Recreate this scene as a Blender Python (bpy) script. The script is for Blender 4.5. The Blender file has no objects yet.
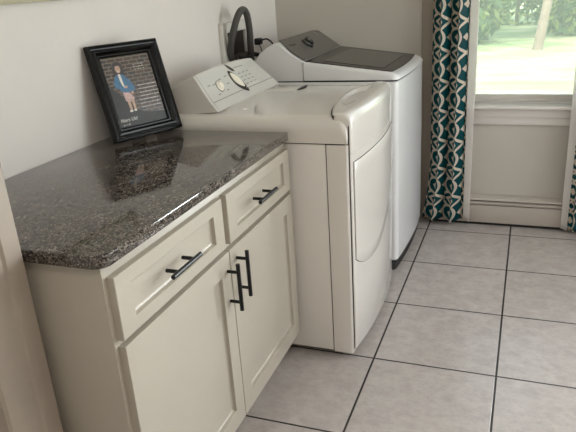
import bpy, bmesh, math, random
from mathutils import Vector, Matrix
random.seed(7)
PI = math.pi
sc = bpy.context.scene
COL = sc.collection

# ---------------------------------------------------------------- materials
def lin(h):
    r = [int(h[i:i+2], 16)/255 for i in (0, 2, 4)]
    return tuple([(c/12.92 if c <= .04045 else ((c+.055)/1.055)**2.4) for c in r] + [1.0])

def mat(name, col, rough=.5, metal=0., coat=0., bump=0., bscale=60., var=0., vscale=3., spec=.5):
    m = bpy.data.materials.new(name); m.use_nodes = True
    nt = m.node_tree; b = nt.nodes['Principled BSDF']
    c = lin(col) if isinstance(col, str) else col
    b.inputs['Base Color'].default_value = c
    b.inputs['Roughness'].default_value = rough
    b.inputs['Metallic'].default_value = metal
    b.inputs['Coat Weight'].default_value = coat
    b.inputs['Coat Roughness'].default_value = .08
    b.inputs['Specular IOR Level'].default_value = spec
    tc = nt.nodes.new('ShaderNodeTexCoord')
    if var > 0:
        n = nt.nodes.new('ShaderNodeTexNoise'); n.inputs['Scale'].default_value = vscale
        n.inputs['Detail'].default_value = 4
        nt.links.new(tc.outputs['Object'], n.inputs['Vector'])
        r = nt.nodes.new('ShaderNodeValToRGB')
        r.color_ramp.elements[0].position = .3; r.color_ramp.elements[1].position = .7
        r.color_ramp.elements[0].color = tuple(x*(1-var) for x in c[:3]) + (1,)
        r.color_ramp.elements[1].color = tuple(min(1, x*(1+var*.6)) for x in c[:3]) + (1,)
        nt.links.new(n.outputs['Fac'], r.inputs['Fac'])
        nt.links.new(r.outputs['Color'], b.inputs['Base Color'])
    if bump > 0:
        n2 = nt.nodes.new('ShaderNodeTexNoise'); n2.inputs['Scale'].default_value = bscale
        n2.inputs['Detail'].default_value = 5
        nt.links.new(tc.outputs['Object'], n2.inputs['Vector'])
        bp = nt.nodes.new('ShaderNodeBump'); bp.inputs['Strength'].default_value = bump
        bp.inputs['Distance'].default_value = .004
        nt.links.new(n2.outputs['Fac'], bp.inputs['Height'])
        nt.links.new(bp.outputs['Normal'], b.inputs['Normal'])
    return m

class G:
    """small helper to write math node graphs"""
    def __init__(s, nt): s.nt = nt
    def v(s, x, inp):
        if isinstance(x, (int, float)): inp.default_value = x
        else: s.nt.links.new(x, inp)
    def m(s, op, a, b=None, c=None):
        n = s.nt.nodes.new('ShaderNodeMath'); n.operation = op
        s.v(a, n.inputs[0])
        if b is not None: s.v(b, n.inputs[1])
        if c is not None: s.v(c, n.inputs[2])
        return n.outputs[0]
    def mix(s, f, a, b):
        n = s.nt.nodes.new('ShaderNodeMix'); n.data_type = 'RGBA'
        s.v(f, n.inputs['Factor'])
        for x, k in ((a, 6), (b, 7)):
            if isinstance(x, tuple): n.inputs[k].default_value = x
            else: s.nt.links.new(x, n.inputs[k])
        return n.outputs[2]
    def noise(s, vec, scale, detail=3, rough=.5):
        n = s.nt.nodes.new('ShaderNodeTexNoise'); n.inputs['Scale'].default_value = scale
        n.inputs['Detail'].default_value = detail; n.inputs['Roughness'].default_value = rough
        s.nt.links.new(vec, n.inputs['Vector']); return n.outputs['Fac']
    def ramp(s, f, stops, interp='LINEAR'):
        n = s.nt.nodes.new('ShaderNodeValToRGB'); n.color_ramp.interpolation = interp
        e = n.color_ramp.elements
        while len(e) < len(stops): e.new(.5)
        for el, (p, c) in zip(e, stops): el.position = p; el.color = c
        s.nt.links.new(f, n.inputs['Fac']); return n.outputs['Color']

def g_mat(name):
    m = bpy.data.materials.new(name); m.use_nodes = True
    nt = m.node_tree; b = nt.nodes['Principled BSDF']
    tc = nt.nodes.new('ShaderNodeTexCoord')
    return m, nt, b, tc, G(nt)

# floor tiles: 457 mm grid
TS, TX, TY = .4569, .9291, .6364
def tile_mat():
    m, nt, b, tc, g = g_mat('stone_look_tile')
    sx = nt.nodes.new('ShaderNodeSeparateXYZ'); nt.links.new(tc.outputs['Object'], sx.inputs[0])
    def edge(c, off):
        t = g.m('DIVIDE', g.m('SUBTRACT', c, off-100*TS), TS)
        f = g.m('FRACT', t)
        return g.m('MULTIPLY', g.m('MINIMUM', f, g.m('SUBTRACT', 1., f)), TS), g.m('FLOOR', t)
    ex, ix = edge(sx.outputs[0], TX); ey, iy = edge(sx.outputs[1], TY)
    d = g.m('MINIMUM', ex, ey)
    mr = nt.nodes.new('ShaderNodeMapRange'); mr.interpolation_type = 'SMOOTHSTEP'
    mr.inputs['From Min'].default_value = .0032; mr.inputs['From Max'].default_value = .0044
    nt.links.new(d, mr.inputs['Value']); tile = mr.outputs[0]
    # each tile shifts the mottling
    cv = nt.nodes.new('ShaderNodeCombineXYZ')
    nt.links.new(g.m('MULTIPLY', ix, 7.31), cv.inputs[0]); nt.links.new(g.m('MULTIPLY', iy, 3.77), cv.inputs[1])
    va = nt.nodes.new('ShaderNodeVectorMath'); va.operation = 'ADD'
    nt.links.new(tc.outputs['Object'], va.inputs[0]); nt.links.new(cv.outputs[0], va.inputs[1])
    n1 = g.noise(va.outputs[0], 16, 9, .75)
    mp = nt.nodes.new('ShaderNodeMapping'); mp.inputs['Scale'].default_value = (7, 11, 1); mp.inputs['Rotation'].default_value = (0, 0, .6)
    nt.links.new(va.outputs[0], mp.inputs['Vector'])
    n2 = g.noise(mp.outputs[0], 1.2, 6, .7)
    c1 = g.ramp(n1, [(.22, lin('a09793')), (.5, lin('b0a8a4')), (.78, lin('c2bbb7'))])
    c2 = g.mix(g.m('MULTIPLY', g.m('GREATER_THAN', n2, .6), .0), c1, c1)
    vein = g.m('SUBTRACT', 1., g.m('MINIMUM', g.m('MULTIPLY', g.m('ABSOLUTE', g.m('SUBTRACT', n2, .5)), 14.), 1.))
    c3 = g.mix(g.m('MULTIPLY', vein, .30), c2, lin('c4beb8'))
    col = g.mix(tile, lin('1d1916'), c3)
    nt.links.new(col, b.inputs['Base Color'])
    rg = g.m('ADD', g.m('MULTIPLY', n1, .2), .12)
    nt.links.new(g.m('ADD', rg, g.m('MULTIPLY', g.m('SUBTRACT', 1., tile), .4)), b.inputs['Roughness'])
    bp = nt.nodes.new('ShaderNodeBump'); bp.inputs['Strength'].default_value = .5; bp.inputs['Distance'].default_value = .003
    h = g.m('ADD', g.m('MULTIPLY', tile, .8), g.m('MULTIPLY', n2, .25))
    nt.links.new(h, bp.inputs['Height']); nt.links.new(bp.outputs['Normal'], b.inputs['Normal'])
    return m

def granite_mat():
    m, nt, b, tc, g = g_mat('speckled_granite')
    v = nt.nodes.new('ShaderNodeTexVoronoi'); v.inputs['Scale'].default_value = 420
    mp = nt.nodes.new('ShaderNodeMapping'); mp.inputs['Scale'].default_value = (1, .55, 1); mp.inputs['Rotation'].default_value = (0, 0, .5)
    nt.links.new(tc.outputs['Object'], mp.inputs['Vector']); nt.links.new(mp.outputs[0], v.inputs['Vector'])
    sp = nt.nodes.new('ShaderNodeSeparateColor'); nt.links.new(v.outputs['Color'], sp.inputs[0])
    n = g.noise(mp.outputs[0], 130, 5, .7)
    n0 = g.noise(mp.outputs[0], 45, 4, .6)
    f = g.m('ADD', g.m('ADD', g.m('MULTIPLY', sp.outputs[0], .30), g.m('MULTIPLY', n, .55)), g.m('MULTIPLY', n0, .25))
    c = g.ramp(f, [(.40, lin('151210')), (.48, lin('35302c')), (.58, lin('544d47')), (.69, lin('7a726a')), (.82, lin('9d958c'))])
    nt.links.new(c, b.inputs['Base Color'])
    b.inputs['Roughness'].default_value = .07
    b.inputs['Specular IOR Level'].default_value = .55
    return m

def curtain_mat():
    m, nt, b, tc, g = g_mat('teal_trellis_fabric')
    sx = nt.nodes.new('ShaderNodeSeparateXYZ'); nt.links.new(tc.outputs['UV'], sx.inputs[0])
    U, V = sx.outputs[0], sx.outputs[1]          # metres along the cloth / up
    P, PU = .165, .136
    def cell(c, off, per):       # signed metres from the nearest motif centre
        return g.m('ABSOLUTE', g.m('MULTIPLY', g.m('SUBTRACT', g.m('FRACT', g.m('ADD', g.m('DIVIDE', c, per), off+20)), .5), per))
    xa, ya = cell(U, .5, PU), cell(V, .5, P)      # crossings
    xb, yb = cell(U, 0., PU), cell(V, 0., P)      # half a cell over
    def length(x, y): return g.m('SQRT', g.m('ADD', g.m('MULTIPLY', x, x), g.m('MULTIPLY', y, y)))
    def band(d, r, w): return g.m('LESS_THAN', g.m('ABSOLUTE', g.m('SUBTRACT', d, r)), w)
    ring = band(length(g.m('MULTIPLY', xb, 1.12), yb), .046, .0068)
    arm = g.m('MULTIPLY', g.m('LESS_THAN', g.m('ABSOLUTE', g.m('SUBTRACT', g.m('MULTIPLY', xa, .85), ya)), .0085), g.m('LESS_THAN', xa, .048))
    dia = band(g.m('ADD', xb, ya), .024, .0075)
    tri = g.m('LESS_THAN', g.m('ADD', g.m('MULTIPLY', xa, 1.25), yb), .021)
    core = g.m('LESS_THAN', g.m('ADD', xb, g.m('MULTIPLY', yb, .8)), .017)
    w = g.m('MAXIMUM', g.m('MAXIMUM', g.m('MAXIMUM', ring, arm), g.m('MAXIMUM', dia, tri)), core)
    split = band(length(g.m('MULTIPLY', xb, 1.12), yb), .046, .0010)
    n = g.noise(tc.outputs['UV'], 9, 2)
    white = g.mix(n, lin('e6dccb'), lin('d3c4b4'))
    teal = g.mix(n, lin('063f49'), lin('0b5456'))
    c = g.mix(w, teal, white)
    c = g.mix(g.m('MULTIPLY', split, .5), c, lin('8a8072'))
    nt.links.new(c, b.inputs['Base Color'])
    b.inputs['Roughness'].default_value = .38
    b.inputs['Specular IOR Level'].default_value = .2
    tr = nt.nodes.new('ShaderNodeBsdfTranslucent'); nt.links.new(c, tr.inputs['Color'])
    mx = nt.nodes.new('ShaderNodeMixShader'); mx.inputs[0].default_value = .38
    nt.links.new(b.outputs[0], mx.inputs[1]); nt.links.new(tr.outputs[0], mx.inputs[2])
    nt.links.new(mx.outputs[0], nt.nodes['Material Output'].inputs['Surface'])
    return m

def translucent_mat(name, col, f=.35):
    m, nt, b, tc, g = g_mat(name)
    b.inputs['Base Color'].default_value = lin(col); b.inputs['Roughness'].default_value = .38
    tr = nt.nodes.new('ShaderNodeBsdfTranslucent'); tr.inputs['Color'].default_value = lin(col)
    mx = nt.nodes.new('ShaderNodeMixShader'); mx.inputs[0].default_value = f
    nt.links.new(b.outputs[0], mx.inputs[1]); nt.links.new(tr.outputs[0], mx.inputs[2])
    nt.links.new(mx.outputs[0], nt.nodes['Material Output'].inputs['Surface'])
    return m

def glass_mat():
    m, nt, b, tc, g = g_mat('window_glass')
    t = nt.nodes.new('ShaderNodeBsdfTransparent'); t.inputs[0].default_value = (.97, .98, .97, 1)
    gl = nt.nodes.new('ShaderNodeBsdfGlossy'); gl.inputs['Roughness'].default_value = .02
    fr = nt.nodes.new('ShaderNodeFresnel'); fr.inputs[0].default_value = 1.45
    mx = nt.nodes.new('ShaderNodeMixShader')
    nt.links.new(fr.outputs[0], mx.inputs[0]); nt.links.new(t.outputs[0], mx.inputs[1]); nt.links.new(gl.outputs[0], mx.inputs[2])
    nt.links.new(mx.outputs[0], nt.nodes['Material Output'].inputs['Surface'])
    return m

def haze_mat():
    # glare haze over the outdoor view: mostly clear, part pale translucent
    m, nt, b, tc, g = g_mat('glare_haze')
    t = nt.nodes.new('ShaderNodeBsdfTransparent')
    tr = nt.nodes.new('ShaderNodeBsdfTranslucent'); tr.inputs['Color'].default_value = (.82, .84, .80, 1)
    mx = nt.nodes.new('ShaderNodeMixShader'); mx.inputs[0].default_value = .16
    nt.links.new(t.outputs[0], mx.inputs[1]); nt.links.new(tr.outputs[0], mx.inputs[2])
    nt.links.new(mx.outputs[0], nt.nodes['Material Output'].inputs['Surface'])
    return m

def lawn_mat():
    m, nt, b, tc, g = g_mat('sunlit_grass')
    mp = nt.nodes.new('ShaderNodeMapping'); mp.inputs['Scale'].default_value = (.6, 1.6, 1)
    nt.links.new(tc.outputs['Object'], mp.inputs['Vector'])
    n = g.noise(mp.outputs[0], 1.1, 6, .65)
    c = g.ramp(n, [(.36, lin('8fae76')), (.5, lin('aec48e')), (.62, lin('cfd6a8'))])
    nt.links.new(c, b.inputs['Base Color']); b.inputs['Roughness'].default_value = .9
    return m

def brick_print_mat():
    m, nt, b, tc, g = g_mat('printed_brick_wall')
    br = nt.nodes.new('ShaderNodeTexBrick'); br.inputs['Scale'].default_value = 1
    br.inputs['Brick Width'].default_value = .034; br.inputs['Row Height'].default_value = .0130
    br.inputs['Mortar Size'].default_value = .0019
    br.inputs['Color1'].default_value = lin('54392c'); br.inputs['Color2'].default_value = lin('332924')
    br.inputs['Mortar'].default_value = lin('7d6f60')
    nt.links.new(tc.outputs['UV'], br.inputs['Vector'])
    n = g.noise(tc.outputs['UV'], 60, 3)
    c = g.mix(g.m('MULTIPLY', n, .5), br.outputs[0], lin('4f5350'))
    nt.links.new(c, b.inputs['Base Color']); b.inputs['Roughness'].default_value = .25
    return m

M = {}
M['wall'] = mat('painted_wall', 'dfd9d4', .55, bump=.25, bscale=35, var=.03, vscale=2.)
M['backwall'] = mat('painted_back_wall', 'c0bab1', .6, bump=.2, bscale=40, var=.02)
M['ceiling'] = mat('ceiling_paint', 'd8d4cd', .8, bump=.2, bscale=50)
M['tile'] = tile_mat()
M['granite'] = granite_mat()
M['cabinet'] = mat('cream_cabinet_paint', 'aea698', .38, var=.025, vscale=8, bump=.06, bscale=90)
M['black_metal'] = mat('matt_black_metal', '0a0a0b', .42, metal=.2)
M['frame_black'] = mat('glossy_black_frame', '050505', .22, spec=.35)
M['enamel'] = mat('white_appliance_enamel', 'dad5ce', .2, coat=.6, var=.01)
M['enamel_cool'] = mat('cool_white_enamel', 'd9d8d8', .22, coat=.5, var=.01, bump=.25, bscale=22)
M['plastic'] = mat('off_white_plastic', 'd4d0c9', .4)
M['panel'] = mat('pale_control_panel', 'c9c7c1', .35)
M['ink'] = mat('grey_panel_ink', '8d8a85', .5)
M['ink_dark'] = mat('dark_panel_ink', '2c2724', .5)
M['seam'] = mat('dark_gasket', '1c1a19', .7)
M['chrome'] = mat('chrome', 'd9d9d9', .15, metal=1.)
M['lidglass'] = mat('smoked_lid_glass', '1c1917', .2, spec=.22)
M['graphite'] = mat('graphite_panel', '4b4845', .28, coat=.3)
M['rubber'] = mat('grey_rubber_hose', '4a4744', .6)
M['black'] = mat('black_plastic', '101010', .45)
M['brown'] = mat('dark_recess', '2b211a', .8, var=.25, vscale=25)
M['curtain'] = curtain_mat()
M['lining'] = translucent_mat('white_curtain_hem', 'faf7f4', .6)
M['trimboard'] = mat('taupe_trim', '988d80', .6, var=.04, vscale=12)
M['trim'] = mat('white_trim_paint', 'd6d1cb', .4, bump=.05)
M['casing'] = mat('worn_casing_paint', '9c9083', .5, bump=.35, bscale=18, var=.08, vscale=7)
M['heater'] = mat('heater_enamel', 'bcb3aa', .4)
M['glass'] = glass_mat()
M['haze'] = haze_mat()
M['lawn'] = lawn_mat()
M['bark'] = mat('tree_bark', '8a7c70', .9, var=.25, vscale=6)
M['leaf_dark'] = translucent_mat('dark_leaves', '55754a', .3)
M['leaf_light'] = translucent_mat('light_leaves', '9fb16a', .45)
M['print'] = brick_print_mat()
M['paper'] = mat('white_print_ink', 'd8d4cc', .4)
M['skin'] = mat('printed_skin', 'b99a85', .4)
M['hair'] = mat('printed_dark_hair', '241a17', .4)
M['denim'] = mat('printed_blue_jacket', '3c6a8e', .4, var=.3, vscale=80)
M['shorts'] = mat('printed_pale_shorts', 'c9a9a4', .4, var=.4, vscale=120)
M['soil'] = mat('printed_dark_ground', '23221c', .4, var=.3, vscale=60)
M['pale_wood'] = mat('pale_art_frame', 'b5b096', .5)
M['lamp'] = mat('lamp_glass', 'f0ead8', .4)
M['brass'] = mat('steel_valve', '9a948c', .3, metal=.9)

# ---------------------------------------------------------------- mesh helpers
def smooth(me, ang=35):
    for p in me.polygons: p.use_smooth = len(p.vertices) < 9
    me.set_sharp_from_angle(angle=math.radians(ang))

def obj(name, bm, m, parent=None, sm=True, origin=None):
    root = parent
    while root is not None and root.parent is not None: root = root.parent
    if root is not None: bmesh.ops.translate(bm, verts=bm.verts, vec=-root.location)
    elif origin is not None: bmesh.ops.translate(bm, verts=bm.verts, vec=-Vector(origin))
    me = bpy.data.meshes.new(name); bmesh.ops.recalc_face_normals(bm, faces=bm.faces)
    bm.to_mesh(me); bm.free()
    for x in (m if isinstance(m, (list, tuple)) else [m]): me.materials.append(x)
    if sm: smooth(me)
    o = bpy.data.objects.new(name, me); COL.objects.link(o)
    if parent is not None: o.parent = parent
    elif origin is not None: o.location = origin
    return o

def thing(name, label, cat, loc, group=None):
    o = bpy.data.objects.new(name, None); COL.objects.link(o); o.location = loc
    o.empty_display_size = .1
    tag(o, label, cat, group); return o
def tag(o, label, cat, group=None):
    o['label'] = label; o['category'] = cat
    if group: o['group'] = group
    return o
def struct(name, bm, m, **k):
    o = obj(name, bm, m, **k); o['kind'] = 'structure'; return o

def box(x0, x1, y0, y1, z0, z1, r=0., seg=2, bm=None, mi=0):
    new = bmesh.new()
    bmesh.ops.create_cube(new, size=1)
    for v in new.verts:
        v.co = Vector(((x0+x1)/2+v.co.x*(x1-x0), (y0+y1)/2+v.co.y*(y1-y0), (z0+z1)/2+v.co.z*(z1-z0)))
    if r > 0: bmesh.ops.bevel(new, geom=new.edges[:], offset=r, segments=seg, profile=.5, affect='EDGES')
    for f in new.faces: f.material_index = mi
    return merge(bm, new)
def merge(bm, new):
    if bm is None: return new
    me = bpy.data.meshes.new('tmp'); new.to_mesh(me); new.free(); bm.from_mesh(me); bpy.data.meshes.remove(me)
    return bm

def prism(pts, axis, a, b, r=0., seg=2, bm=None, mi=0):
    """extrude a 2-D outline along axis; pts are the other two coordinates in xyz order"""
    new = bmesh.new()
    def P(p, t):
        if axis == 'x': return (t, p[0], p[1])
        if axis == 'y': return (p[0], t, p[1])
        return (p[0], p[1], t)
    A = [new.verts.new(P(p, a)) for p in pts]; B = [new.verts.new(P(p, b)) for p in pts]
    n = len(pts)
    new.faces.new(A); new.faces.new(B[::-1])
    for i in range(n): new.faces.new((A[i], A[(i+1) % n], B[(i+1) % n], B[i]))
    bmesh.ops.recalc_face_normals(new, faces=new.faces)
    if r > 0:
        es = [e for e in new.edges if len(e.link_faces) == 2 and e.calc_face_angle(0) > .5]
        bmesh.ops.bevel(new, geom=es, offset=r, segments=seg, profile=.5, affect='EDGES')
    for f in new.faces: f.material_index = mi
    return merge(bm, new)

def catmull(pts, n=8):
    pts = [Vector(p) for p in pts]; P = [pts[0]*2-pts[1]] + pts + [pts[-1]*2-pts[-2]]
    out = []
    for i in range(1, len(P)-2):
        for k in range(n):
            t = k/n; a, b, c, d = P[i-1:i+3]
            out.append(.5*((2*b)+(c-a)*t+(2*a-5*b+4*c-d)*t*t+(3*b-a-3*c+d)*t**3))
    out.append(pts[-1]); return out

def tube(pts, r, sides=10, curve=True, bm=None, n=8, mi=0, taper=None):
    new = bmesh.new(); P = catmull(pts, n) if curve else [Vector(p) for p in pts]
    t0 = (P[1]-P[0]).normalized(); u = t0.orthogonal().normalized(); rings = []
    for i, p in enumerate(P):
        t = (P[min(i+1, len(P)-1)]-P[max(i-1, 0)]).normalized()
        u = (u-t*u.dot(t)).normalized(); w = t.cross(u)
        rr = r if taper is None else r*(1+(taper-1)*i/(len(P)-1))
        rings.append([new.verts.new(p+(u*math.cos(a)+w*math.sin(a))*rr) for a in [2*PI*k/sides for k in range(sides)]])
    for A, B in zip(rings, rings[1:]):
        for k in range(sides): new.faces.new((A[k], A[(k+1) % sides], B[(k+1) % sides], B[k]))
    new.faces.new(rings[0][::-1]); new.faces.new(rings[-1])
    for f in new.faces: f.material_index = mi
    return merge(bm, new)

def loft(sections, bm=None, mi=0):
    """sections: list of closed loops with equal counts; ends capped"""
    new = bmesh.new(); R = [[new.verts.new(p) for p in s] for s in sections]; n = len(R[0])
    for A, B in zip(R, R[1:]):
        for k in range(n): new.faces.new((A[k], A[(k+1) % n], B[(k+1) % n], B[k]))
    new.faces.new(R[0][::-1]); new.faces.new(R[-1])
    for f in new.faces: f.material_index = mi
    return merge(bm, new)

def lathe(profile, center, axis, sides=24, bm=None, mi=0):
    """profile: (radius, distance along axis)"""
    a = Vector(axis).normalized(); u = a.orthogonal().normalized(); w = a.cross(u); c = Vector(center)
    secs = [[c+a*d+(u*math.cos(2*PI*k/sides)+w*math.sin(2*PI*k/sides))*max(r, .0004) for k in range(sides)] for r, d in profile]
    return loft(secs, bm, mi)

# ---------------------------------------------------------------- the setting
RX, YN, YB, H = 3.1, -2.6, 2.64, 2.42
struct('floor', box(-.02, RX+.1, YN-.1, YB+.16, -.1, 0), M['tile'], sm=False)
struct('ceiling', box(-.1, RX+.1, YN-.1, YB+.16, H, H+.1), M['ceiling'], sm=False)
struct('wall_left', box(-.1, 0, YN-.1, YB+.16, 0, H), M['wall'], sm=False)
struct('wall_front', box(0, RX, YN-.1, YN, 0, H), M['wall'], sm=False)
WX0, WX1, WZ0, WZ1 = 1.075, 2.02, .69, 2.02
QX0, QX1, QZ0, QZ1 = 2.14, 2.98, .40, 2.05
bm = box(0, WX0, YB, YB+.14, 0, H); box(WX1, QX0, YB, YB+.14, 0, H, bm=bm); box(QX1, RX, YB, YB+.14, 0, H, bm=bm)
box(QX0, QX1, YB, YB+.14, 0, QZ0, bm=bm); box(QX0, QX1, YB, YB+.14, QZ1, H, bm=bm)
box(WX0, WX1, YB, YB+.14, 0, WZ0, bm=bm); box(WX0, WX1, YB, YB+.14, WZ1, H, bm=bm)
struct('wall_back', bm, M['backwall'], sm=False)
# right wall with a large unseen window, added for fill light
SY0, SY1, SZ0, SZ1 = .75, 2.35, .55, 2.1
bm = box(RX, RX+.1, YN, SY0, 0, H); box(RX, RX+.1, SY1, YB+.14, 0, H, bm=bm)
box(RX, RX+.1, SY0, SY1, 0, SZ0, bm=bm); box(RX, RX+.1, SY0, SY1, SZ1, H, bm=bm)
struct('wall_right', bm, M['wall'], sm=False)
w2 = box(RX+.02, RX+.06, SY0, SY0+.05, SZ0, SZ1); box(RX+.02, RX+.06, SY1-.05, SY1, SZ0, SZ1, bm=w2)
box(RX+.02, RX+.06, SY0, SY1, SZ0, SZ0+.05, bm=w2); box(RX+.02, RX+.06, SY0, SY1, SZ1-.05, SZ1, bm=w2)
box(RX+.02, RX+.06, 1.52, 1.58, SZ0, SZ1, bm=w2)
w2 = struct('fill_window_right', w2, M['trim'], sm=False)  # added window out of view, opening for the right fill light
obj('pane', box(RX+.035, RX+.039, SY0+.04, SY1-.04, SZ0+.04, SZ1-.04), M['glass'], w2)
# partition stub beside the cabinet, its worn corner close to the camera
struct('wall_partition', box(0, .4465, -.165, -.055, 0, H), M['wall'], sm=False)
pc = prism([(.4472, -.052), (.463, -.052), (.466, -.056), (.466, -.098), (.461, -.104), (.461, -.112), (.463, -.116), (.463, -.180), (.457, -.186), (.10, -.186), (.10, -.1658), (.4472, -.1658)], 'z', 0, 2.2)
struct('trim_2', pc, M['casing'])
# flat trim board behind the left curtain
struct('trim_1', box(.858, .935, YB-.014, YB, .0, 2.1, .002), M['trimboard'])

w3 = box(QX0, QX0+.045, YB+.03, YB+.09, QZ0, QZ1); box(QX1-.045, QX1, YB+.03, YB+.09, QZ0, QZ1, bm=w3)
box(QX0+.046, QX1-.046, YB+.03, YB+.09, QZ0, QZ0+.045, bm=w3); box(QX0+.046, QX1-.046, YB+.03, YB+.09, QZ1-.045, QZ1, bm=w3)
w3 = struct('fill_window_back', w3, M['trim'], sm=False)  # unseen window added beside the curtain to carry the main side light
obj('pane', box(QX0+.04, QX1-.04, YB+.055, YB+.059, QZ0+.04, QZ1-.04), M['glass'], w3)
# window_1: lower sash, frame, sill and apron
win = box(WX0, WX0+.045, YB+.02, YB+.11, WZ0, WZ1, .003); box(WX1-.045, WX1, YB+.02, YB+.11, WZ0, WZ1, .003, bm=win)
box(WX0, WX1, YB+.02, YB+.11, WZ1-.045, WZ1, .003, bm=win)
win = struct('window_1', win, M['trim'])
sa = box(WX0+.04, WX1-.04, YB+.045, YB+.085, .703, .720, .003)
box(WX0+.04, WX1-.04, YB+.052, YB+.08, .719, .742, .003, bm=sa)
box(WX0+.04, WX0+.075, YB+.05, YB+.08, .72, 1.36, .003, bm=sa); box(WX1-.075, WX1-.04, YB+.05, YB+.08, .72, 1.36, .003, bm=sa)
box(WX0+.04, WX1-.04, YB+.045, YB+.085, 1.34, 1.38, .003, bm=sa)
box(WX0+.04, WX1-.04, YB+.062, YB+.09, 1.94, 1.98, .003, bm=sa)
obj('sash', sa, M['trim'], win)
obj('pane', box(WX0+.07, WX1-.07, YB+.066, YB+.069, .738, 1.35), M['glass'], win)
obj('pane', box(WX0+.04, WX1-.04, YB+.078, YB+.081, 1.37, 1.95), M['glass'], win)
obj('haze_sheet', box(WX0+.03, WX1-.03, YB+.112, YB+.113, .70, 1.98), M['haze'], win)  # added sheet that lays a pale haze over the view
obj('sill', box(WX0-.10, WX1+.10, YB-.062, YB+.05, .682, .702, .006, 3), M['trim'], win)
ap = box(WX0-.08, WX1+.08, YB-.026, YB-.001, .632, .682, .004); box(WX0-.08, WX1+.08, YB-.016, YB-.001, .588, .632, .005, bm=ap)
obj('apron', ap, M['trim'], win)

# baseboard heater under the window
ht = thing('baseboard_heater', 'low beige baseboard heater along the floor under the window', 'heater', (1.9, YB, .0))
obj('body', box(.945, 2.9, 2.585, YB-.001, .018, .125, .004), M['heater'], ht)
obj('top_cover', prism([(2.575, .158), (2.578, .168), (2.60, .176), (YB-.001, .176), (YB-.001, .168), (2.602, .168), (2.585, .158)], 'x', .945, 2.9), M['heater'], ht)
obj('damper', prism([(2.580, .131), (2.576, .140), (2.582, .146), (2.622, .155), (2.624, .150), (2.587, .138)], 'x', .945, 2.9), M['heater'], ht)
obj('slot_shade', box(.947, 2.898, 2.594, 2.604, .1205, .166), M['seam'], ht)  # dark strip in place of the shade inside the heater slots
obj('foot_rail', box(.95, 2.89, 2.60, YB-.002, 0.0, .022), M['seam'], ht)

# ---------------------------------------------------------------- curtains
def curtain_bm(x0, x1, yc, z0, z1, waves, amp, flare=0., phase=0., nx=90, nz=60, cloth=1.7, squeeze=0., u0=0.):
    bm = bmesh.new(); uvl = bm.loops.layers.uv.new('UVMap'); gridv = []; UV = {}
    for j in range(nz+1):
        t = j/nz; z = z0+(z1-z0)*t; row = []
        a = amp*(.8+.35*math.sin(t*2.1+1)); xl = x0-flare*max(0, (1-t*6))**1.5*.9; xr = x1-squeeze*0
        for i in range(nx+1):
            s = i/nx
            ph = 2*PI*waves*s+phase+.35*math.sin(3.1*t+2*s)
            x = xl+(xr-xl)*s+.16*(xr-xl)/waves*math.sin(ph*2+.6)*.45
            y = yc+a*math.sin(ph)*(1-.25*math.cos(5*s+2*t))
            v = bm.verts.new((x, y, z+.004*math.sin(ph*1.0)*(1-t)))
            UV[v] = (u0+s*(x1-x0)*cloth, z); row.append(v)
        gridv.append(row)
    for j in range(nz):
        for i in range(nx):
            f = bm.faces.new((gridv[j][i], gridv[j][i+1], gridv[j+1][i+1], gridv[j+1][i]))
            for l in f.loops: l[uvl].uv = UV[l.vert]
    return bm
def curtain(name, label, args, hem):
    t = thing(name, label, 'curtain', (args['x0'], args['yc'], 0))
    o = obj('printed_cloth', curtain_bm(**args), M['curtain'], t, sm=True)
    s = o.modifiers.new('thick', 'SOLIDIFY'); s.thickness = .0025; s.offset = 0
    h = obj('white_hem', curtain_bm(**hem), M['lining'], t)
    s = h.modifiers.new('thick', 'SOLIDIFY'); s.thickness = .0025; s.offset = 0
    return t
curtain('curtain', 'teal and white patterned curtain hanging left of the window beside the washer',
        dict(x0=.922, x1=1.124, yc=2.550, z0=.035, z1=2.18, waves=2.3, amp=.026, flare=.050, phase=.4, cloth=1.55),
        dict(x0=1.120, x1=1.158, yc=2.556, z0=.035, z1=2.18, waves=.5, amp=.008, nx=8, phase=1.2))
curtain('curtain', 'teal and white patterned curtain cut off at the right edge of the photo',
        dict(x0=1.675, x1=2.02, yc=2.548, z0=.02, z1=2.18, waves=4, amp=.022, phase=2.2, cloth=1.5, u0=.05),
        dict(x0=1.645, x1=1.680, yc=2.555, z0=.02, z1=2.18, waves=.5, amp=.006, nx=8, phase=1.2))
rod = thing('curtain_rod', 'dark curtain rod above the window', 'curtain rod', (1.5, YB, 2.2))
bm = tube([(.80, 2.55, 2.197), (2.2, 2.55, 2.197)], .011, 12, False)
obj('pole', bm, M['black_metal'], rod)
for x in (.84, 2.14):
    obj('bracket', box(x-.008, x+.008, 2.53, YB-.001, 2.198, 2.212), M['black_metal'], rod)

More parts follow.
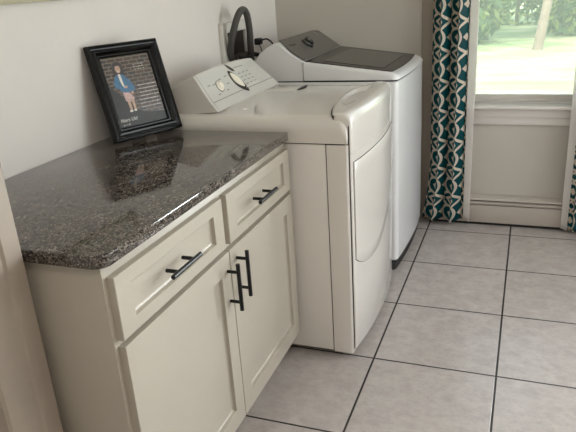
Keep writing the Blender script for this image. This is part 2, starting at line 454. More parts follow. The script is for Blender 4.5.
# ---------------------------------------------------------------- base cabinet
XF = .649          # face of doors and drawers
cab = thing('base_cabinet', 'cream shaker base cabinet with two drawers and two doors under the granite counter', 'cabinet', (0.3, .5, 0))
bm = box(.004, .630, -.022, 1.034, .112, .884, .0015); box(.004, .565, -.020, 1.032, .0, .113, bm=bm)
obj('body', bm, M['cabinet'], cab)
def shaker(y0, y1, z0, z1, st, rail, name, bev=.009):
    """frame and recessed panel as one door mesh, bevelled inner edge"""
    X0, X1, XI = XF-.019, XF, XF-.011
    bm = bmesh.new()
    def ring(x, a, b, c, d): return [bm.verts.new(p) for p in ((x, a, c), (x, b, c), (x, b, d), (x, a, d))]
    e = .0015
    R = [ring(X0, y0, y1, z0, z1), ring(X1-e, y0, y1, z0, z1), ring(X1, y0+e, y1-e, z0+e, z1-e),
         ring(X1, y0+st, y1-st, z0+rail, z1-rail), ring(XI, y0+st+bev*.35, y1-st-bev*.35, z0+rail+bev*.35, z1-rail-bev*.35),
         ring(XI+.003, y0+st+bev*.5, y1-st-bev*.5, z0+rail+bev*.5, z1-rail-bev*.5),
         ring(XI, y0+st+bev, y1-st-bev, z0+rail+bev, z1-rail-bev)]
    for A, B in zip(R, R[1:]):
        for k in range(4): bm.faces.new((A[k], A[(k+1) % 4], B[(k+1) % 4], B[k]))
    bm.faces.new(R[0][::-1]); bm.faces.new(R[-1])
    return obj(name, bm, M['cabinet'], cab, sm=False)
def bar_handle(a, b, posts, parent):
    bm = tube([a, b], .0062, 12, False)
    for p in posts: tube([(XF-.001, p[1], p[2]), p], .005, 10, False, bm=bm)
    obj('handle', bm, M['black_metal'], parent)
for y0, y1, hc in ((-.010, .4955, .223), (.5245, 1.028, .746)):
    d = shaker(y0, y1, .705, .856, .055, .034, 'drawer')
    bar_handle((.684, hc-.068, .782), (.684, hc+.068, .782), [(.684, hc-.038, .782), (.684, hc+.038, .782)], d)
for y0, y1, hy, hz in ((-.010, .5085, .487, .588), (.5125, 1.032, .553, .602)):
    d = shaker(y0, y1, .114, .690, .057, .060, 'door')
    bar_handle((.684, hy, hz-.074), (.684, hy, hz+.074), [(.684, hy, hz-.048), (.684, hy, hz+.048)], d)

# countertop, rounded front corner
cp = [(.0015, -.038)]
for k in range(7):
    a = -PI/2+PI/2*k/6; cp.append((.650-.034+.034*math.cos(a), -.038+.034+.034*math.sin(a)))
cp += [(.650, 1.036), (.0015, 1.036)]
ct = obj('countertop', prism(cp, 'z', .8845, .914, .004, 3), M['granite'], origin=(.3, .5, .8845))
tag(ct, 'dark speckled granite countertop on the cream cabinet', 'countertop')

# ---------------------------------------------------------------- picture frame
fr = thing('picture_frame', 'black framed photo leaning on the wall on the granite counter', 'picture frame', (.093, .798, .914))
BL = Vector((.096, .796, .9165)); ex = Vector((.3931, .9195, 0)).normalized(); ez = Vector((-.2757, .1180, .9539)).normalized(); en = ex.cross(ez).normalized()
FW, FH = .286, .336
def F(u, v, w): return BL+ex*u+ez*v+en*w
def frame_ring(prof):
    """prof: (inset, height) pairs from the outer back edge inwards; mitred frame"""
    bm = bmesh.new(); R = []
    for ins, h in prof:
        R.append([bm.verts.new(F(u, v, h)) for u, v in ((ins, ins), (FW-ins, ins), (FW-ins, FH-ins), (ins, FH-ins))])
    for A, B in zip(R, R[1:]+R[:1]):
        for k in range(4): bm.faces.new((A[k], A[(k+1) % 4], B[(k+1) % 4], B[k]))
    return bm
obj('moulding', frame_ring([(0, 0), (0, .016), (.003, .022), (.009, .024), (.013, .019), (.016, .0185), (.021, .023), (.027, .024), (.033, .018), (.036, .0125), (.040, .0125), (.044, .009), (.046, .004), (.046, 0)]), M['frame_black'], fr, sm=False)
bm = bmesh.new(); uvl = bm.loops.layers.uv.new('UVMap')
def quad(pts, w, mi):
    vs = [bm.verts.new(F(u, v, w)) for u, v in pts]; f = bm.faces.new(vs); f.material_index = mi
    for l, (u, v) in zip(f.loops, pts): l[uvl].uv = (u, v)
i0 = .0445
quad([(i0, i0), (FW-i0, i0), (FW-i0, FH-i0), (i0, FH-i0)], .0042, 0)
quad([(i0, i0), (FW-i0, i0), (FW-i0, .076), (.17, .082), (.13, .10), (.09, .15), (i0, .20)], .0044, 5)
def blob(cx, cy, rx, ry, mi, w, rot=0, n=16):
    quad([(cx+rx*math.cos(a)*math.cos(rot)-ry*math.sin(a)*math.sin(rot), cy+rx*math.cos(a)*math.sin(rot)+ry*math.sin(a)*math.cos(rot)) for a in [2*PI*k/n for k in range(n)]], w, mi)
# figure: long dark hair, smiling face, denim jacket over a white top, pale skirt, bare legs
quad([(.100, .274), (.112, .272), (.121, .262), (.124, .246), (.123, .228), (.117, .214), (.090, .212), (.080, .224), (.078, .246), (.082, .262), (.090, .271)], .0046, 3)
blob(.101, .248, .0105, .0145, 2, .0050); 
quad([(.090, .258), (.095, .264), (.108, .264), (.112, .256), (.106, .260), (.096, .259)], .0052, 3)
quad([(.0965, .2405), (.1055, .2405), (.101, .2375)], .0053, 1)
quad([(.0955, .249), (.0985, .249), (.0985, .2505), (.0955, .2505)], .0053, 3); quad([(.1035, .249), (.1065, .249), (.1065, .2505), (.1035, .2505)], .0053, 3)
quad([(.084, .226), (.094, .230), (.099, .214), (.104, .230), (.116, .226), (.132, .208), (.140, .182), (.130, .168), (.118, .160), (.094, .162), (.084, .178), (.072, .192), (.074, .212)], .0048, 4)
quad([(.095, .230), (.104, .230), (.106, .206), (.108, .178), (.099, .190), (.096, .206)], .0051, 1)
quad([(.076, .214), (.068, .200), (.072, .184), (.098, .172), (.112, .180), (.110, .188), (.088, .192)], .00495, 4)
quad([(.126, .212), (.134, .206), (.148, .176), (.136, .158), (.128, .164), (.134, .178)], .00495, 4)
blob(.113, .183, .006, .005, 2, .0052); blob(.131, .160, .005, .006, 2, .0052)
quad([(.092, .166), (.122, .162), (.134, .138), (.116, .130), (.096, .134)], .0049, 6)
quad([(.100, .136), (.112, .133), (.112, .100), (.103, .098)], .0048, 2)
quad([(.117, .133), (.129, .136), (.127, .100), (.119, .100)], .0048, 2)
blob(.105, .097, .007, .004, 1, .0050); blob(.122, .098, .006, .004, 1, .0050)
random.seed(3)
def scribble(u, v, w, h, mi=1, lay=.0050):
    x = u
    while x < u+w:
        l = random.uniform(.004, .011)
        quad([(x, v), (min(x+l, u+w), v), (min(x+l, u+w), v+h*random.uniform(.6, 1)), (x, v+h*random.uniform(.6, 1))], lay, mi)
        x += l+random.uniform(.002, .004)
for k, v in enumerate([.256, .247, .238]): scribble(.165, v, .045, .0014)
for v in (.180, .167, .154, .141, .128, .115, .102): scribble(.152 if v < .13 else .160, v, .078, .0026)
pr = obj('photo_print', bm, [M['print'], M['paper'], M['skin'], M['hair'], M['denim'], M['soil'], M['shorts']], fr, sm=False)
def text_part(s, size, org, ax, up, m, parent, name='lettering', ext=.0002, shear=.2):
    cu = bpy.data.curves.new('t', 'FONT'); cu.body = s; cu.size = size; cu.extrude = ext; cu.shear = shear
    to = bpy.data.objects.new('t', cu); COL.objects.link(to)
    dg = bpy.context.evaluated_depsgraph_get(); me = bpy.data.meshes.new_from_object(to.evaluated_get(dg))
    b2 = bmesh.new(); b2.from_mesh(me); bpy.data.objects.remove(to); bpy.data.meshes.remove(me)
    ax = Vector(ax).normalized(); up = Vector(up).normalized(); n = ax.cross(up)
    Mx = Matrix((ax, up, n)).transposed().to_4x4(); Mx.translation = Vector(org)
    bmesh.ops.transform(b2, matrix=Mx, verts=b2.verts)
    return obj(name, b2, m, parent, sm=False)
text_part('Nora Uld', .0175, F(.050, .064, .0052), ex, ez, M['paper'], pr)
text_part('est. 11.18', .007, F(.056, .051, .0052), ex, ez, M['paper'], pr)
bm = box(0, 1, 0, 1, 0, 1)
for v in bm.verts: v.co = F(.006+v.co.x*(FW-.012), .006+v.co.y*(FH-.012), -.006+v.co.z*.009)
obj('backing_board', bm, M['black'], fr, sm=False)
bm = box(0, 1, 0, 1, 0, 1)
for v in bm.verts:
    top = v.co.y > .5
    q = F(.115+v.co.x*.06, .22 if top else 0, -.012+v.co.z*.005)
    if not top: q = Vector((q.x-.055+.0, q.y+.022, .9155+.001*v.co.z))
    v.co = q
obj('easel_leg', bm, M['black'], fr, sm=False)

# pale framed art above the counter: only its bottom edge shows
art = thing('wall_picture', 'pale framed picture on the left wall, only its bottom edge in view', 'picture', (0, .5, 1.395))
bm = box(.0, .020, .05, .945, 1.394, 1.424, .002); box(.0, .020, .05, .945, 1.92, 1.95, .002, bm=bm)
box(.0, .020, .05, .08, 1.394, 1.95, .002, bm=bm); box(.0, .020, .915, .945, 1.394, 1.95, .002, bm=bm)
obj('moulding', bm, M['pale_wood'], art)
obj('canvas', box(.001, .012, .07, .93, 1.41, 1.93), M['plastic'], art)

# ---------------------------------------------------------------- dryer
dr = thing('clothes_dryer', 'off-white front-loading dryer between the counter and the washer', 'dryer', (.45, 1.42, 0))
DY0, DY1 = 1.062, 1.772; DYC = (DY0+DY1)/2
obj('body', box(.07, .7765, DY0, DY1, .03, .866, .006, 2), M['enamel'], dr)
for x, y in ((.12, DY0+.06), (.12, DY1-.06), (.74, DY0+.06), (.74, DY1-.06)):
    obj('foot', lathe([(.0, 0), (.018, 0), (.018, .012), (.010, .014), (.010, .032)], (x, y, 0), (0, 0, 1), 14), M['black'], dr)
# front frame behind the bowed front panel
bm = prism([(.779, DY0), (.846, DY0), (.852, DY0+.002), (.856, DY0+.007), (.857, DY0+.03), (.857, DY1-.03), (.856, DY1-.007), (.852, DY1-.002), (.846, DY1), (.779, DY1)], 'z', .028, .864)
obj('front_frame', bm, M['enamel'], dr)
obj('side_seam', box(.7755, .7800, DY0+.003, DY1-.003, .032, .8655), M['seam'], dr)
obj('top_seam', box(.075, .846, DY0+.004, DY1-.004, .864, .8695), M['seam'], dr)
# deck: crowned top with soft edges
def deck_z(x, y): return .957+.010*(1-((y-DYC)/.36)**2)
secs = []
for i in range(25):
    s = i/24; y = DY0-.004+(DY1-DY0+.008)*s
    e = min(s, 1-s)*(DY1-DY0)           # distance from side
    r = .045; dz = 0 if e > r else r-math.sqrt(max(0, r*r-(r-e)**2))
    zt = deck_z(0, y)-dz*.95
    ins = 0 if e > .01 else .004*(1-e/.01)
    loop = [(.10, y, .8695), (.10, y, zt)]
    for x in (.2, .35, .5, .65, .76): loop.append((x, y, zt))
    for k in range(1, 6):
        a = PI/2*k/5; loop.append((.815+.04*math.sin(a), y, max(.871, zt-.04+.04*math.cos(a)) if k < 5 else .8697))
    secs.append(loop)
# denser sampling near the edges
def remap(i, n=24):
    s = i/n; return .5-.5*math.cos(PI*s)
secs = []
for i in range(29):
    s = remap(i, 28); y = DY0-.003+(DY1-DY0+.006)*s; e = min(s, 1-s)*(DY1-DY0+.006)
    r = .040; dz = 0 if e >= r else r-math.sqrt(max(0, r*r-(r-e)**2))
    zt = deck_z(0, y)-dz
    loop = [(.10, y, .8695), (.10, y, zt)] + [(x, y, zt) for x in (.2, .35, .5, .65, .76, .805)]
    zb = .8695
    for k in range(1, 7):
        a = PI/2*k/6; loop.append((.815+.040*math.sin(a), y, max(zb+.0005*(6-k), zt-.04+.04*math.cos(a))))
    loop.append((.855, y, zb))
    secs.append(loop)
obj('top', loft(secs), M['enamel'], dr)
# bowed front panel wrapping over the deck, with a hand scoop
FY0, FY1 = 1.074, 1.760; FC = (FY0+FY1)/2; FHW = (FY1-FY0)/2
def bow(y): return 1-((y-FC)/FHW)**2
def fx(y): return .866+.026*bow(y)
secs = []; N = 44
for i in range(N+1):
    s = remap(i, N); y = FY0+(FY1-FY0)*s; b = max(0, bow(y)); e = min(s, 1-s)*(FY1-FY0)
    ins = 0 if e >= .012 else .012-math.sqrt(max(0, .012**2-(.012-e)**2))
    X = fx(y)-ins*.5; zt = .972+.006*b-ins*.8; xb = .808-.058*b**.7
    loop = [(xb, y, .900), (xb, y, zt-.012), (xb+.003, y, zt-.003)]
    for k in range(1, 13):
        x = xb+.003+(X-.032-xb-.003)*k/12
        d = ((x-(xb+.042))/.030)**2+((y-(FC-.0))/.195)**2
        dep = .020*max(0, 1-d)**.7 if d < 1 else 0
        loop.append((x, y, zt-dep))
    for k in range(1, 8):
        a = PI/2*k/7; loop.append((X-.032+.032*math.sin(a), y, zt-.032+.032*math.cos(a)))
    loop += [(X, y, .86), (X, y, .828), (X-.0030, y, .8265), (X-.0030, y, .8235), (X, y, .822), (X, y, .60), (X, y, .30), (X, y, .05), (X-.002, y, .045), (min(.8602, X-.004), y, .045), (min(.8602, X-.004), y, .885)]
    secs.append(loop)
obj('front_panel', loft(secs), M['enamel'], dr)
secs = []
for i in range(33):
    s = remap(i, 32); y = FY0+.0015+(FY1-FY0-.003)*s; b = max(0, bow(min(max(y, FY0), FY1))); xb = .808-.058*b**.7-.0022
    zt = .972+.006*b-.009
    secs.append([(xb, y, .905), (xb, y, zt), (xb+.012, y, zt), (xb+.012, y, .905)])
obj('panel_gasket', loft(secs), M['seam'], dr)
obj('panel_gasket', box(.8572, .8600, DY0+.009, DY1-.009, .046, .93), M['seam'], dr)
# door: straight top and sides, arched bottom
DA, DB = 1.088, 1.746
def door_bot(y):
    t = (y-DA)/(DB-DA)
    return .425-.085*math.sin(PI*min(1, t*1.0)**.8)*(1-t*.35)+.17*t**2.2
def door_bm(grow, x_in, x_out, rr):
    secs = []; n = 40
    for i in range(n+1):
        s = remap(i, n); y = DA-grow+(DB-DA+2*grow)*s; yy = min(max(y, DA), DB)
        e = min(s, 1-s)*(DB-DA); ins = 0 if e >= rr else rr-math.sqrt(max(0, rr*rr-(rr-e)**2))
        xo = fx(y)+x_out-ins; xi = fx(y)+x_in; zb = door_bot(yy)-grow; zt = .797+grow
        xo = max(xo, xi+.0004)
        secs.append([(xi, y, zb), (xo-rr*.6, y, zb), (xo, y, zb+rr), (xo, y, zb+.05), (xo, y, .6), (xo, y, .75), (xo, y, zt-rr), (xo-rr*.6, y, zt), (xi, y, zt)])
    return loft(secs)
obj('door_gasket', door_bm(.0022, -.004, .0008, .0004), M['seam'], dr)
obj('door', door_bm(0, -.003, .0055, .004), M['enamel'], dr)
# lint filter lid on the deck
lf = box(.36, .500, 1.545, 1.70, .9655, .9668, .0004); 
obj('lint_lid', lf, M['enamel'], dr)
obj('lint_grip', prism([(.497, 1.56), (.510, 1.60), (.512, 1.65), (.500, 1.70), (.494, 1.66), (.492, 1.60)], 'z', .9645, .9672), M['seam'], dr)
# console
CY0, CY1 = 1.105, 1.742
def cons(y):
    t = (y-CY0)/(CY1-CY0); arch = .008*(1-(2*t-1)**2)
    arch += .006*math.sin(PI*t)-.014*t; q = -.046*t*t; return [(.125, .950), (.128, 1.005+arch), (.140, 1.036+arch), (.170+q*.7, 1.058+arch), (.215+q, 1.083+arch), (.262+q, 1.099+arch), (.276+q*.85, 1.080+arch), (.294+q*.6, 1.048+arch*.6), (.318+q*.3, 1.010), (.352, .966)]
secs = []
for i in range(21):
    y = CY0+(CY1-CY0)*i/20; e = min(i, 20-i)/20*(CY1-CY0); k = 1.0 if e > .02 else .985
    secs.append([(.22+(x-.22)*k, y, .958+(z-.958)*k) for x, z in cons(y)])
obj('console', loft(secs), M['enamel'], dr)
# control panel inlay following the console face
def face_pt(y, t, off):
    P = [Vector((x, y, z)) for x, z in cons(y)[5:]]
    L = [0]
    for a, b in zip(P, P[1:]): L.append(L[-1]+(b-a).length)
    d = t*L[-1]
    for i in range(len(P)-1):
        if d <= L[i+1]+1e-9:
            q = P[i].lerp(P[i+1], (d-L[i])/(L[i+1]-L[i])); dr_ = (P[i+1]-P[i]).normalized(); n = Vector((-dr_.z, 0, dr_.x)); 
            if n.x < 0: n = -n
            return q+n*off
    return P[-1]
def face_grid(y0, y1, t0, t1, off, ny=16, nt_=8, thick=.0012, bm=None, mi=0):
    new = bmesh.new()
    top = [[new.verts.new(face_pt(y0+(y1-y0)*i/ny, t0+(t1-t0)*j/nt_, off)) for j in range(nt_+1)] for i in range(ny+1)]
    bot = [[new.verts.new(face_pt(y0+(y1-y0)*i/ny, t0+(t1-t0)*j/nt_, off-thick)) for j in range(nt_+1)] for i in range(ny+1)]
    for i in range(ny):
        for j in range(nt_):
            new.faces.new((top[i][j], top[i+1][j], top[i+1][j+1], top[i][j+1])); new.faces.new((bot[i][j+1], bot[i+1][j+1], bot[i+1][j], bot[i][j]))
    for i in range(ny):
        new.faces.new((top[i][0], bot[i][0], bot[i+1][0], top[i+1][0])); new.faces.new((top[i][-1], top[i+1][-1], bot[i+1][-1], bot[i][-1]))
    for j in range(nt_):
        new.faces.new((top[0][j], top[0][j+1], bot[0][j+1], bot[0][j])); new.faces.new((top[-1][j+1], top[-1][j], bot[-1][j], bot[-1][j+1]))
    for f in new.faces: f.material_index = mi
    return merge(bm, new)
cpn = obj('control_panel', face_grid(CY0+.014, CY1-.010, .03, .97, .0015), M['panel'], dr)
obj('panel_groove', face_grid(CY0+.014, CY1-.010, .745, .765, .0018, thick=.0004), M['ink'], cpn)
def panel_n(y, t):
    a = face_pt(y, max(0, t-.03), 0); b = face_pt(y, min(1, t+.03), 0); d = (b-a).normalized(); n = Vector((-d.z, 0, d.x))
    return n if n.x > 0 else -n
nn = panel_n(1.225, .45); c = face_pt(1.235, .46, .001)
obj('start_button', lathe([(.0, 0), (.021, 0), (.021, .004), (.017, .006), (.014, .012), (.010, .014), (0, .014)], c, nn, 20), M['lamp'], dr)
obj('button_ring', lathe([(.0215, .0005), (.0245, .0005), (.0245, .003), (.0215, .003)], c, nn, 24), M['ink'], cpn)
def face_poly(pts, off, m, name, parent, thick=.0006):
    b2 = bmesh.new(); A = [b2.verts.new(face_pt(y, t, off)) for y, t in pts]; B = [b2.verts.new(face_pt(y, t, off-thick)) for y, t in pts]
    n = len(pts); b2.faces.new(A); b2.faces.new(B[::-1])
    for i in range(n): b2.faces.new((A[i], A[(i+1) % n], B[(i+1) % n], B[i]))
    return obj(name, b2, m, parent, sm=False)
def leaf(a, b, hw, n=24):
    out = []
    for k in range(n):
        q = 2*PI*k/n; u = math.cos(q); v = math.sin(q)*(1-.35*u*u)
        out.append(((a[0]+b[0])/2-(b[0]-a[0])/2*u+hw*v, (a[1]+b[1])/2-(b[1]-a[1])/2*u-hw*1.6*v))
    return out
face_poly(leaf((1.365, .20), (1.437, .84), .034), .0024, M['ink_dark'], 'dial_ring', cpn)
face_poly(leaf((1.372, .27), (1.425, .70), .024), .0060, M['lamp'], 'dial_face', cpn, .003)
face_poly([(1.375, .02), (1.395, .07), (1.425, .20), (1.430, .27), (1.405, .24), (1.38, .13)], .0026, M['ink_dark'], 'dial_pointer', cpn)
def mark(y, w, t, h, m, off=.0024):
    obj('printed_mark', face_grid(y, y+w, t, t+h, off, 2, 1, .0004), m, cpn, sm=False)
mark(1.43, .11, .17, .02, M['ink'])
for q in range(3):
    for r_ in range(4): mark(1.445+.045*q+.004*r_, .025, .34+.10*r_, .02, M['ink'])
for y, t in [(1.15, .34), (1.19, .36), (1.19, .62), (1.25, .30), (1.27, .6), (1.30, .46), (1.31, .28)]: mark(y, .022, t, .025, M['ink'])
for y, t, w in [(1.52, .22, .012), (1.55, .26, .02), (1.59, .30, .02), (1.60, .42, .02), (1.56, .50, .012), (1.62, .55, .02), (1.48, .66, .10), (1.42, .71, .16)]:
    mark(y, w, t, .03, M['paper'], .0026)
# small oval badge on the near end of the deck
obj('badge', lathe([(0, 0), (.013, 0), (.013, .001), (.009, .0014), (0, .0014)], (.425, 1.178, .9612), (0, -.07, 1), 18), M['lamp'], dr)

# ---------------------------------------------------------------- washer
wa = thing('washing_machine', 'white top-loading washer with smoked glass lid beside the window wall', 'washer', (.48, 2.2, 0))
WY0, WY1 = 1.868, 2.538; WC = (WY0+WY1)/2; WH = (WY1-WY0)/2
def wfx(y): return .868+.020*(1-((y-WC-.06)/(WH+.06))**2)
def plan(off, n=26, xb=.10):
    pts = [(xb, WY0+off), ]
    R = .022
    for k in range(n+1):
        s = remap(k, n); y = WY0+off+(WY1-WY0-2*off)*s; e = min(s, 1-s)*(WY1-WY0-2*off)
        ins = 0 if e >= R else R-math.sqrt(max(0, R*R-(R-e)**2))
        pts.append((wfx(y)-off-ins, y))
    pts.append((xb, WY1-off)); return pts
def plan_prism(off, z0, z1, edge=.003, **k):
    A = plan(off, **k); B = plan(off+edge, **k)
    return loft([[(x, y, z0) for x, y in B], [(x, y, z0+edge) for x, y in A], [(x, y, z1-edge) for x, y in A], [(x, y, z1) for x, y in B]])
obj('body', plan_prism(.0, .062, .950, xb=.075), M['enamel_cool'], wa)
obj('base', plan_prism(.012, .0, .066, xb=.09), M['black'], wa)
obj('top_seam', plan_prism(.004, .948, .958, .001, xb=.085), M['seam'], wa)
# top section: console housing plus sloping lid frame
prof = [(.170, .956), (.168, 1.02), (.180, 1.058), (.205, 1.088), (.245, 1.117), (.285, 1.135), (.300, 1.133), (.360, 1.086), (.412, 1.050), (.424, 1.046)]
obj('console', loft([[(.3+(x-.3)*k, y, .956+(z-.956)*k) for x, z in prof+[(.424, .956)]] for y, k in ((WY0+.002, .975), (WY0+.008, .993), (WY0+.02, 1), (WY1-.02, 1), (WY1-.008, .993), (WY1-.002, .975))]), M['enamel_cool'], wa)
obj('console_seam', box(.4235, .4265, WY0+.012, WY1-.012, .958, 1.038), M['seam'], wa)
def lidz(x): return 1.044-(x-.426)*.128
secs = []
for i in range(27):
    s = remap(i, 26); y = WY0+.001+(WY1-WY0-.002)*s; e = min(s, 1-s)*(WY1-WY0)
    R = .016; dz = 0 if e >= R else R-math.sqrt(max(0, R*R-(R-e)**2)); R2 = .03
    ins = 0 if e >= R2 else R2-math.sqrt(max(0, R2*R2-(R2-e)**2))
    X = wfx(y)+.004-ins
    loop = [(.4265, y, .958), (.4265, y, lidz(.4265)-dz), (.6, y, lidz(.6)-dz), (X-.035, y, lidz(X-.035)-dz)]
    for k in range(1, 6):
        a = PI/2*k/5; loop.append((X-.022+.022*math.sin(a)-.013*(1-k/5), y, max(.96, lidz(X-.03)-.002-.024+.024*math.cos(a)-dz)))
    loop.append((X, y, .958)); secs.append(loop)
obj('lid_frame', loft(secs), M['enamel_cool'], wa)
def sloped(pts, h, off):
    return loft([[(x, y, lidz(x)+off) for x, y in pts], [(x, y, lidz(x)+off+h) for x, y in pts]])
lp = [(.428, WY0+.022), (.83, WY0+.026)]
for k in range(9):
    t = k/8; lp.append((.842+.014*math.sin(PI*t), WY0+.034+(WY1-WY0-.068)*t))
lp += [(.83, WY1-.026), (.428, WY1-.022)]
lid = obj('lid', sloped(lp, .004, -.001), M['lidglass'], wa, sm=False)
obj('lid_window', sloped([(.50, WY0+.085), (.79, WY0+.085), (.795, WY1-.085), (.50, WY1-.085)], .0012, .003), mat('tinted_window', '2b2a27', .12, spec=.3), lid, sm=False)
# dark control panel on the slope of the console
def csl(x):
    P = prof[6:]
    for (a, b), (c, d) in zip(P, P[1:]):
        if a <= x <= c: return b+(d-b)*(x-a)/(c-a)
    return P[-1][1]
pp = [(.292, WY0+.050), (.290, WY0+.20), (.288, WY1-.10), (.300, WY1-.035), (.34, WY1-.024), (.423, WY1-.020), (.423, WY0+.030), (.385, WY0+.018), (.350, WY0+.022)]
def cz(x): return 1.133-(max(x, .292)-.300)*.703
cpw = obj('control_panel', loft([[(x, y, cz(x)+.001) for x, y in pp], [(x, y, cz(x)+.004) for x, y in pp]]), M['graphite'], wa, sm=False)
cn = Vector((.575, 0, .818)).normalized()
kc = Vector((.352, 2.16, cz(.352)+.003))
kn = obj('knob', lathe([(0, 0), (.034, 0), (.034, .004), (.028, .007), (.026, .022), (.022, .026), (0, .026)], kc, cn, 28), M['black'], wa)
obj('knob_ring', lathe([(.0265, .010), (.0285, .010), (.0285, .014), (.0265, .014)], kc, cn, 28), M['chrome'], kn)
b2 = box(-.004, .004, -.022, .022, .024, .031, .001)
q = cn.to_track_quat('Z', 'X'); 
for v in b2.verts: v.co = kc+q @ v.co
obj('knob_pointer', b2, M['chrome'], kn)
obj('start_button', lathe([(0, 0), (.013, 0), (.013, .005), (.010, .007), (0, .007)], (.318, 2.40, cz(.318)+.003), cn, 18), M['chrome'], wa)
text_part('Whirlpool', .020, (.340, 1.945, cz(.340)+.0045), (0, 1, 0), (-.818, 0, .575), M['seam'], cpw, ext=.0001, shear=0)

# ---------------------------------------------------------------- laundry box, hoses, plug
lb = thing('outlet_box', 'white recessed laundry hookup box on the wall behind the dryer', 'utility box', (0, 2.0, 1.02))
oy0, oy1, oz0, oz1 = 1.868, 2.205, .98, 1.232
bm = box(.0005, .022, oy0, oy0+.055, oz0, oz1, .003); box(.0005, .022, oy1-.06, oy1, oz0, oz1, .003, bm=bm)
box(.0005, .0215, oy0+.0545, oy1-.0595, oz1-.048, oz1-.0004, .003, bm=bm); box(.0005, .0215, oy0+.0545, oy1-.0595, oz0+.0004, oz0+.03, .003, bm=bm)
obj('frame', bm, M['plastic'], lb)
obj('recess', box(.0008, .004, oy0+.054, oy1-.059, oz0+.029, oz1-.047), M['brown'], lb)
for y in (1.975, 2.085):
    obj('valve', lathe([(0, 0), (.012, 0), (.012, .03), (.02, .032), (.02, .045), (0, .045)], (.004, y, 1.06), (1, 0, 0), 14), M['brass'], lb)
dh = obj('drain_hose', tube([(.024, 1.945, 1.03), (.040, 1.900, 1.10), (.065, 1.890, 1.18), (.095, 1.900, 1.262), (.11, 1.930, 1.290), (.11, 1.975, 1.265), (.10, 2.015, 1.19), (.09, 2.035, 1.12), (.075, 2.06, 1.03), (.052, 2.06, .94), (.045, 2.06, .6)], .0165, 14, n=10), M['rubber'], origin=(.05, 2.06, .6))
tag(dh, 'thick grey drain hose arching out of the white wall box', 'hose')
for i, (y, lab) in enumerate(((1.975, 'black supply hose on the nearer valve of the wall box'), (2.085, 'black supply hose on the farther valve of the wall box'))):
    h = obj('supply_hose', tube([(.049, y, 1.06), (.075, y+.01, 1.062), (.095, y+.045, 1.045), (.078, y+.055, .99), (.050, y+.06, .93), (.045, y+.06, .8)], .011, 10), M['black'], origin=(.06, y, .8))
    tag(h, lab, 'hose', 'supply hoses')
pc = thing('power_cord', 'black plug and thin cord on the wall behind the washer', 'cord', (0, 2.31, 1.10))
obj('plug', box(.001, .034, 2.285, 2.335, 1.088, 1.122, .006), M['black'], pc)
obj('cable', tube([(.030, 2.325, 1.110), (.055, 2.345, 1.112), (.08, 2.36, 1.085), (.085, 2.365, 1.03), (.06, 2.36, .95), (.05, 2.36, .8)], .0045, 8), M['black'], pc)
gc = obj('cable', tube([(.0255, 2.30, 1.09), (.04, 2.295, 1.05), (.05, 2.25, 1.0), (.05, 2.2, .92), (.05, 2.2, .8)], .003, 8), M['rubber'], pc)

# ---------------------------------------------------------------- outdoors
bm = bmesh.new()
gx, gy = 30, 40
def gh(x, y):
    t = max(0, (y-6)/40); return -.40+.5*max(0, (y-13.)/10)*.6+.010*(x-1.5)*min(1, max(0, (y-6)/6))*2.0
V = [[bm.verts.new((-25+55*i/gx, YB+.15+45*j/gy, gh(-25+55*i/gx, YB+.15+45*j/gy))) for i in range(gx+1)] for j in range(gy+1)]
for j in range(gy):
    for i in range(gx): bm.faces.new((V[j][i], V[j][i+1], V[j+1][i+1], V[j+1][i]))
ln = obj('lawn', bm, M['lawn']); ln['kind'] = 'structure'
bm = box(3.3, 30, -15, 2.7, -.42, -.40); 
ln = obj('lawn_side', bm, M['lawn']); ln['kind'] = 'structure'

def leaves(bm, c, rad, n, size, mi_light=.2, seed=0):
    rnd = random.Random(seed)
    for _ in range(n):
        d = Vector((rnd.gauss(0, 1), rnd.gauss(0, 1), rnd.gauss(0, 1))).normalized()*(rnd.uniform(.35, 1)**.5)
        p = Vector(c)+Vector((d.x*rad[0], d.y*rad[1], d.z*rad[2]))
        u = Vector((rnd.gauss(0, 1), rnd.gauss(0, 1), rnd.gauss(0, 1))).normalized(); w = u.orthogonal().normalized()
        s = size*rnd.uniform(.6, 1.4)
        vs = [bm.verts.new(q) for q in (p-u*s, p+w*s*.45, p+u*s, p-w*s*.45)]
        f = bm.faces.new(vs); f.material_index = 1 if rnd.random() < mi_light else 0
def tree(x, y, label, trunk_r, th, crown, n, size, lean=0., group=None, light=.2, seed=1):
    z = gh(x, y)
    t = thing('tree', label, 'tree', (x, y, z), group)
    obj('trunk', tube([(x, y, z-.05), (x+lean*.35, y, z+th*.35), (x+lean, y, z+th)], trunk_r, 12, taper=.6), M['bark'], t)
    bm = bmesh.new()
    for k, (cx, cy, cz_, rx, ry, rz) in enumerate(crown): leaves(bm, (x+cx, y+cy, z+cz_), (rx, ry, rz), n, size, light, seed*10+k)
    obj('crown', bm, [M['leaf_dark'], M['leaf_light']], t, sm=False)
tree(1.56, 14.2, 'pale trunked tree on the lawn seen through the window', .115, 4.2, [(0, 0, 4.6, 3.4, 3, 1.6), (-1.6, .4, 3.9, 1.5, 1.5, .8)], 1500, .13, lean=.6, light=.4)
def shrub(x, y, rx, ry, rz, label, n, size, light, seed):
    z = gh(x, y); t = thing('shrub', label, 'shrub', (x, y, z), 'shrubs at the edge of the lawn')
    obj('stem', tube([(x, y, z-.05), (x, y, z+rz*.8)], .06, 8, False), M['bark'], t)
    bm = bmesh.new(); leaves(bm, (x, y, z+rz*.95), (rx, ry, rz), n, size, light, seed)
    obj('foliage', bm, [M['leaf_dark'], M['leaf_light']], t, sm=False)
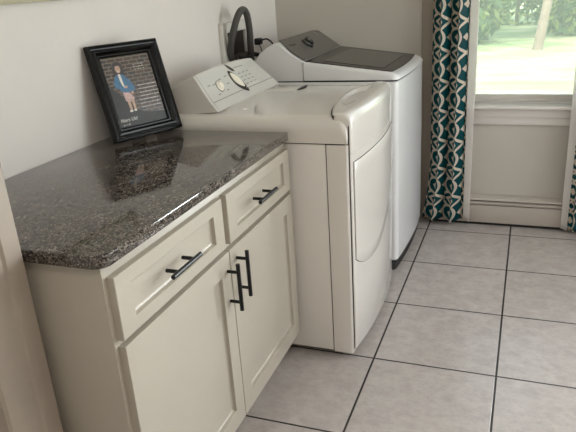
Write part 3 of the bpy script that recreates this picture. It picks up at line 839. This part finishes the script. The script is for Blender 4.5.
for k, (x, y, rx, rz, li, lab) in enumerate([
        (-2.9, 15.9, 1.3, 1.5, .22, 'dark green shrub far left behind the lawn'),
        (-.2, 15.6, 1.3, 1.5, .28, 'leafy shrub left of the pale trunk behind the lawn'),
        (2.45, 16.4, 1.3, 1.5, .24, 'leafy shrub right behind the pale trunk'),
        (5.1, 17.2, 1.3, 1.5, .24, 'green shrub at the right end of the lawn'),
        (1.0, 19.2, 3.6, 2.2, .2, 'wide tall shrub mass behind the other shrubs')]):
    shrub(x, y, rx, 1.0, rz, lab, 4200, .12, li, 40+k)

# ---------------------------------------------------------------- light
w = bpy.data.worlds.new('World'); sc.world = w; w.use_nodes = True
nt = w.node_tree; bg = nt.nodes['Background']
sky = nt.nodes.new('ShaderNodeTexSky'); sky.sky_type = 'NISHITA'; sky.sun_disc = False
sky.sun_elevation = math.radians(48); sky.sun_rotation = math.radians(200); sky.air_density = 1.; sky.dust_density = 2.5
hs = nt.nodes.new('ShaderNodeHueSaturation'); hs.inputs['Saturation'].default_value = .45
nt.links.new(sky.outputs[0], hs.inputs['Color']); nt.links.new(hs.outputs[0], bg.inputs['Color'])
bg.inputs['Strength'].default_value = .38
s = bpy.data.lights.new('sun', 'SUN'); s.energy = 2.5; s.angle = math.radians(1.5); s.color = (1, .95, .86)
so = bpy.data.objects.new('sun', s); COL.objects.link(so)
so.rotation_euler = Vector((-.55, .62, -1.05)).to_track_quat('-Z', 'Y').to_euler()
def area(name, loc, direction, sx, sy, power, col=(1, 1, 1), portal=False, spread=None):
    l = bpy.data.lights.new(name, 'AREA'); l.shape = 'RECTANGLE'; l.size = sx; l.size_y = sy; l.energy = power; l.color = col
    if portal: l.cycles.is_portal = True
    o = bpy.data.objects.new(name, l); COL.objects.link(o); o.location = loc
    o.rotation_euler = Vector(direction).to_track_quat('-Z', 'Y').to_euler(); return o
area('fill_light_right', (RX+.12, (SY0+SY1)/2, (SZ0+SZ1)/2), (-1, 0, 0), SZ1-SZ0, SY1-SY0, 24, (.95, .97, 1.))  # added fill light from the right, behind the unseen window
area('fill_light_back', ((QX0+QX1)/2, YB+.15, (QZ0+QZ1)/2), (0, -1, 0), QX1-QX0, QZ1-QZ0, 108, (.92, .955, 1.))  # added light standing in for stronger daylight from the back wall
area('window_1_portal', ((WX0+WX1)/2, YB+.135, (WZ0+WZ1)/2), (0, -1, 0), WX1-WX0, WZ1-WZ0, 1, portal=True)
# unseen ceiling lamp added as room fill: flush base, disk light under it
cl = thing('fill_lamp', 'round flush ceiling lamp out of view, added to fill the room with light', 'lamp', (1.7, -.9, H))
obj('base', lathe([(0, 0), (.17, 0), (.17, .03), (0, .03)], (1.7, -.9, H-.03), (0, 0, 1), 32), M['brass'], cl)
la = bpy.data.lights.new('fill_lamp_light', 'AREA'); la.shape = 'DISK'; la.size = .3; la.energy = 6; la.color = (1, .93, .84)
lo = bpy.data.objects.new('fill_lamp_light', la); COL.objects.link(lo); lo.location = (1.7, -.9, H-.035)

# ---------------------------------------------------------------- camera
f_, p_, yw, ro = 622.9562, -.3607, .3786, -.067
cy_, sy_, cp_, sp_ = math.cos(yw), math.sin(yw), math.cos(p_), math.sin(p_)
fw = Vector((-sy_*cp_, cy_*cp_, sp_)); rt = Vector((cy_, sy_, 0)); up = rt.cross(fw)
c, s_ = math.cos(ro), math.sin(ro)
R0 = c*rt+s_*up; U0 = -s_*rt+c*up
cam = bpy.data.cameras.new('camera'); cam.sensor_width = 36; cam.lens = f_/576*36; cam.clip_start = .02
co = bpy.data.objects.new('camera', cam); COL.objects.link(co)
mw = Matrix((R0, U0, -fw)).transposed().to_4x4(); mw.translation = Vector((1.4221, -.9569, 1.4076))
co.matrix_world = mw; sc.camera = co

sc.view_settings.view_transform = 'Standard'; sc.view_settings.look = 'None'
sc.view_settings.gamma = 1; sc.view_settings.use_curve_mapping = False
sc.view_settings.exposure = .66
sc.cycles.use_denoising = True
sc.cycles.max_bounces = 10; sc.cycles.diffuse_bounces = 6; sc.cycles.transparent_max_bounces = 12
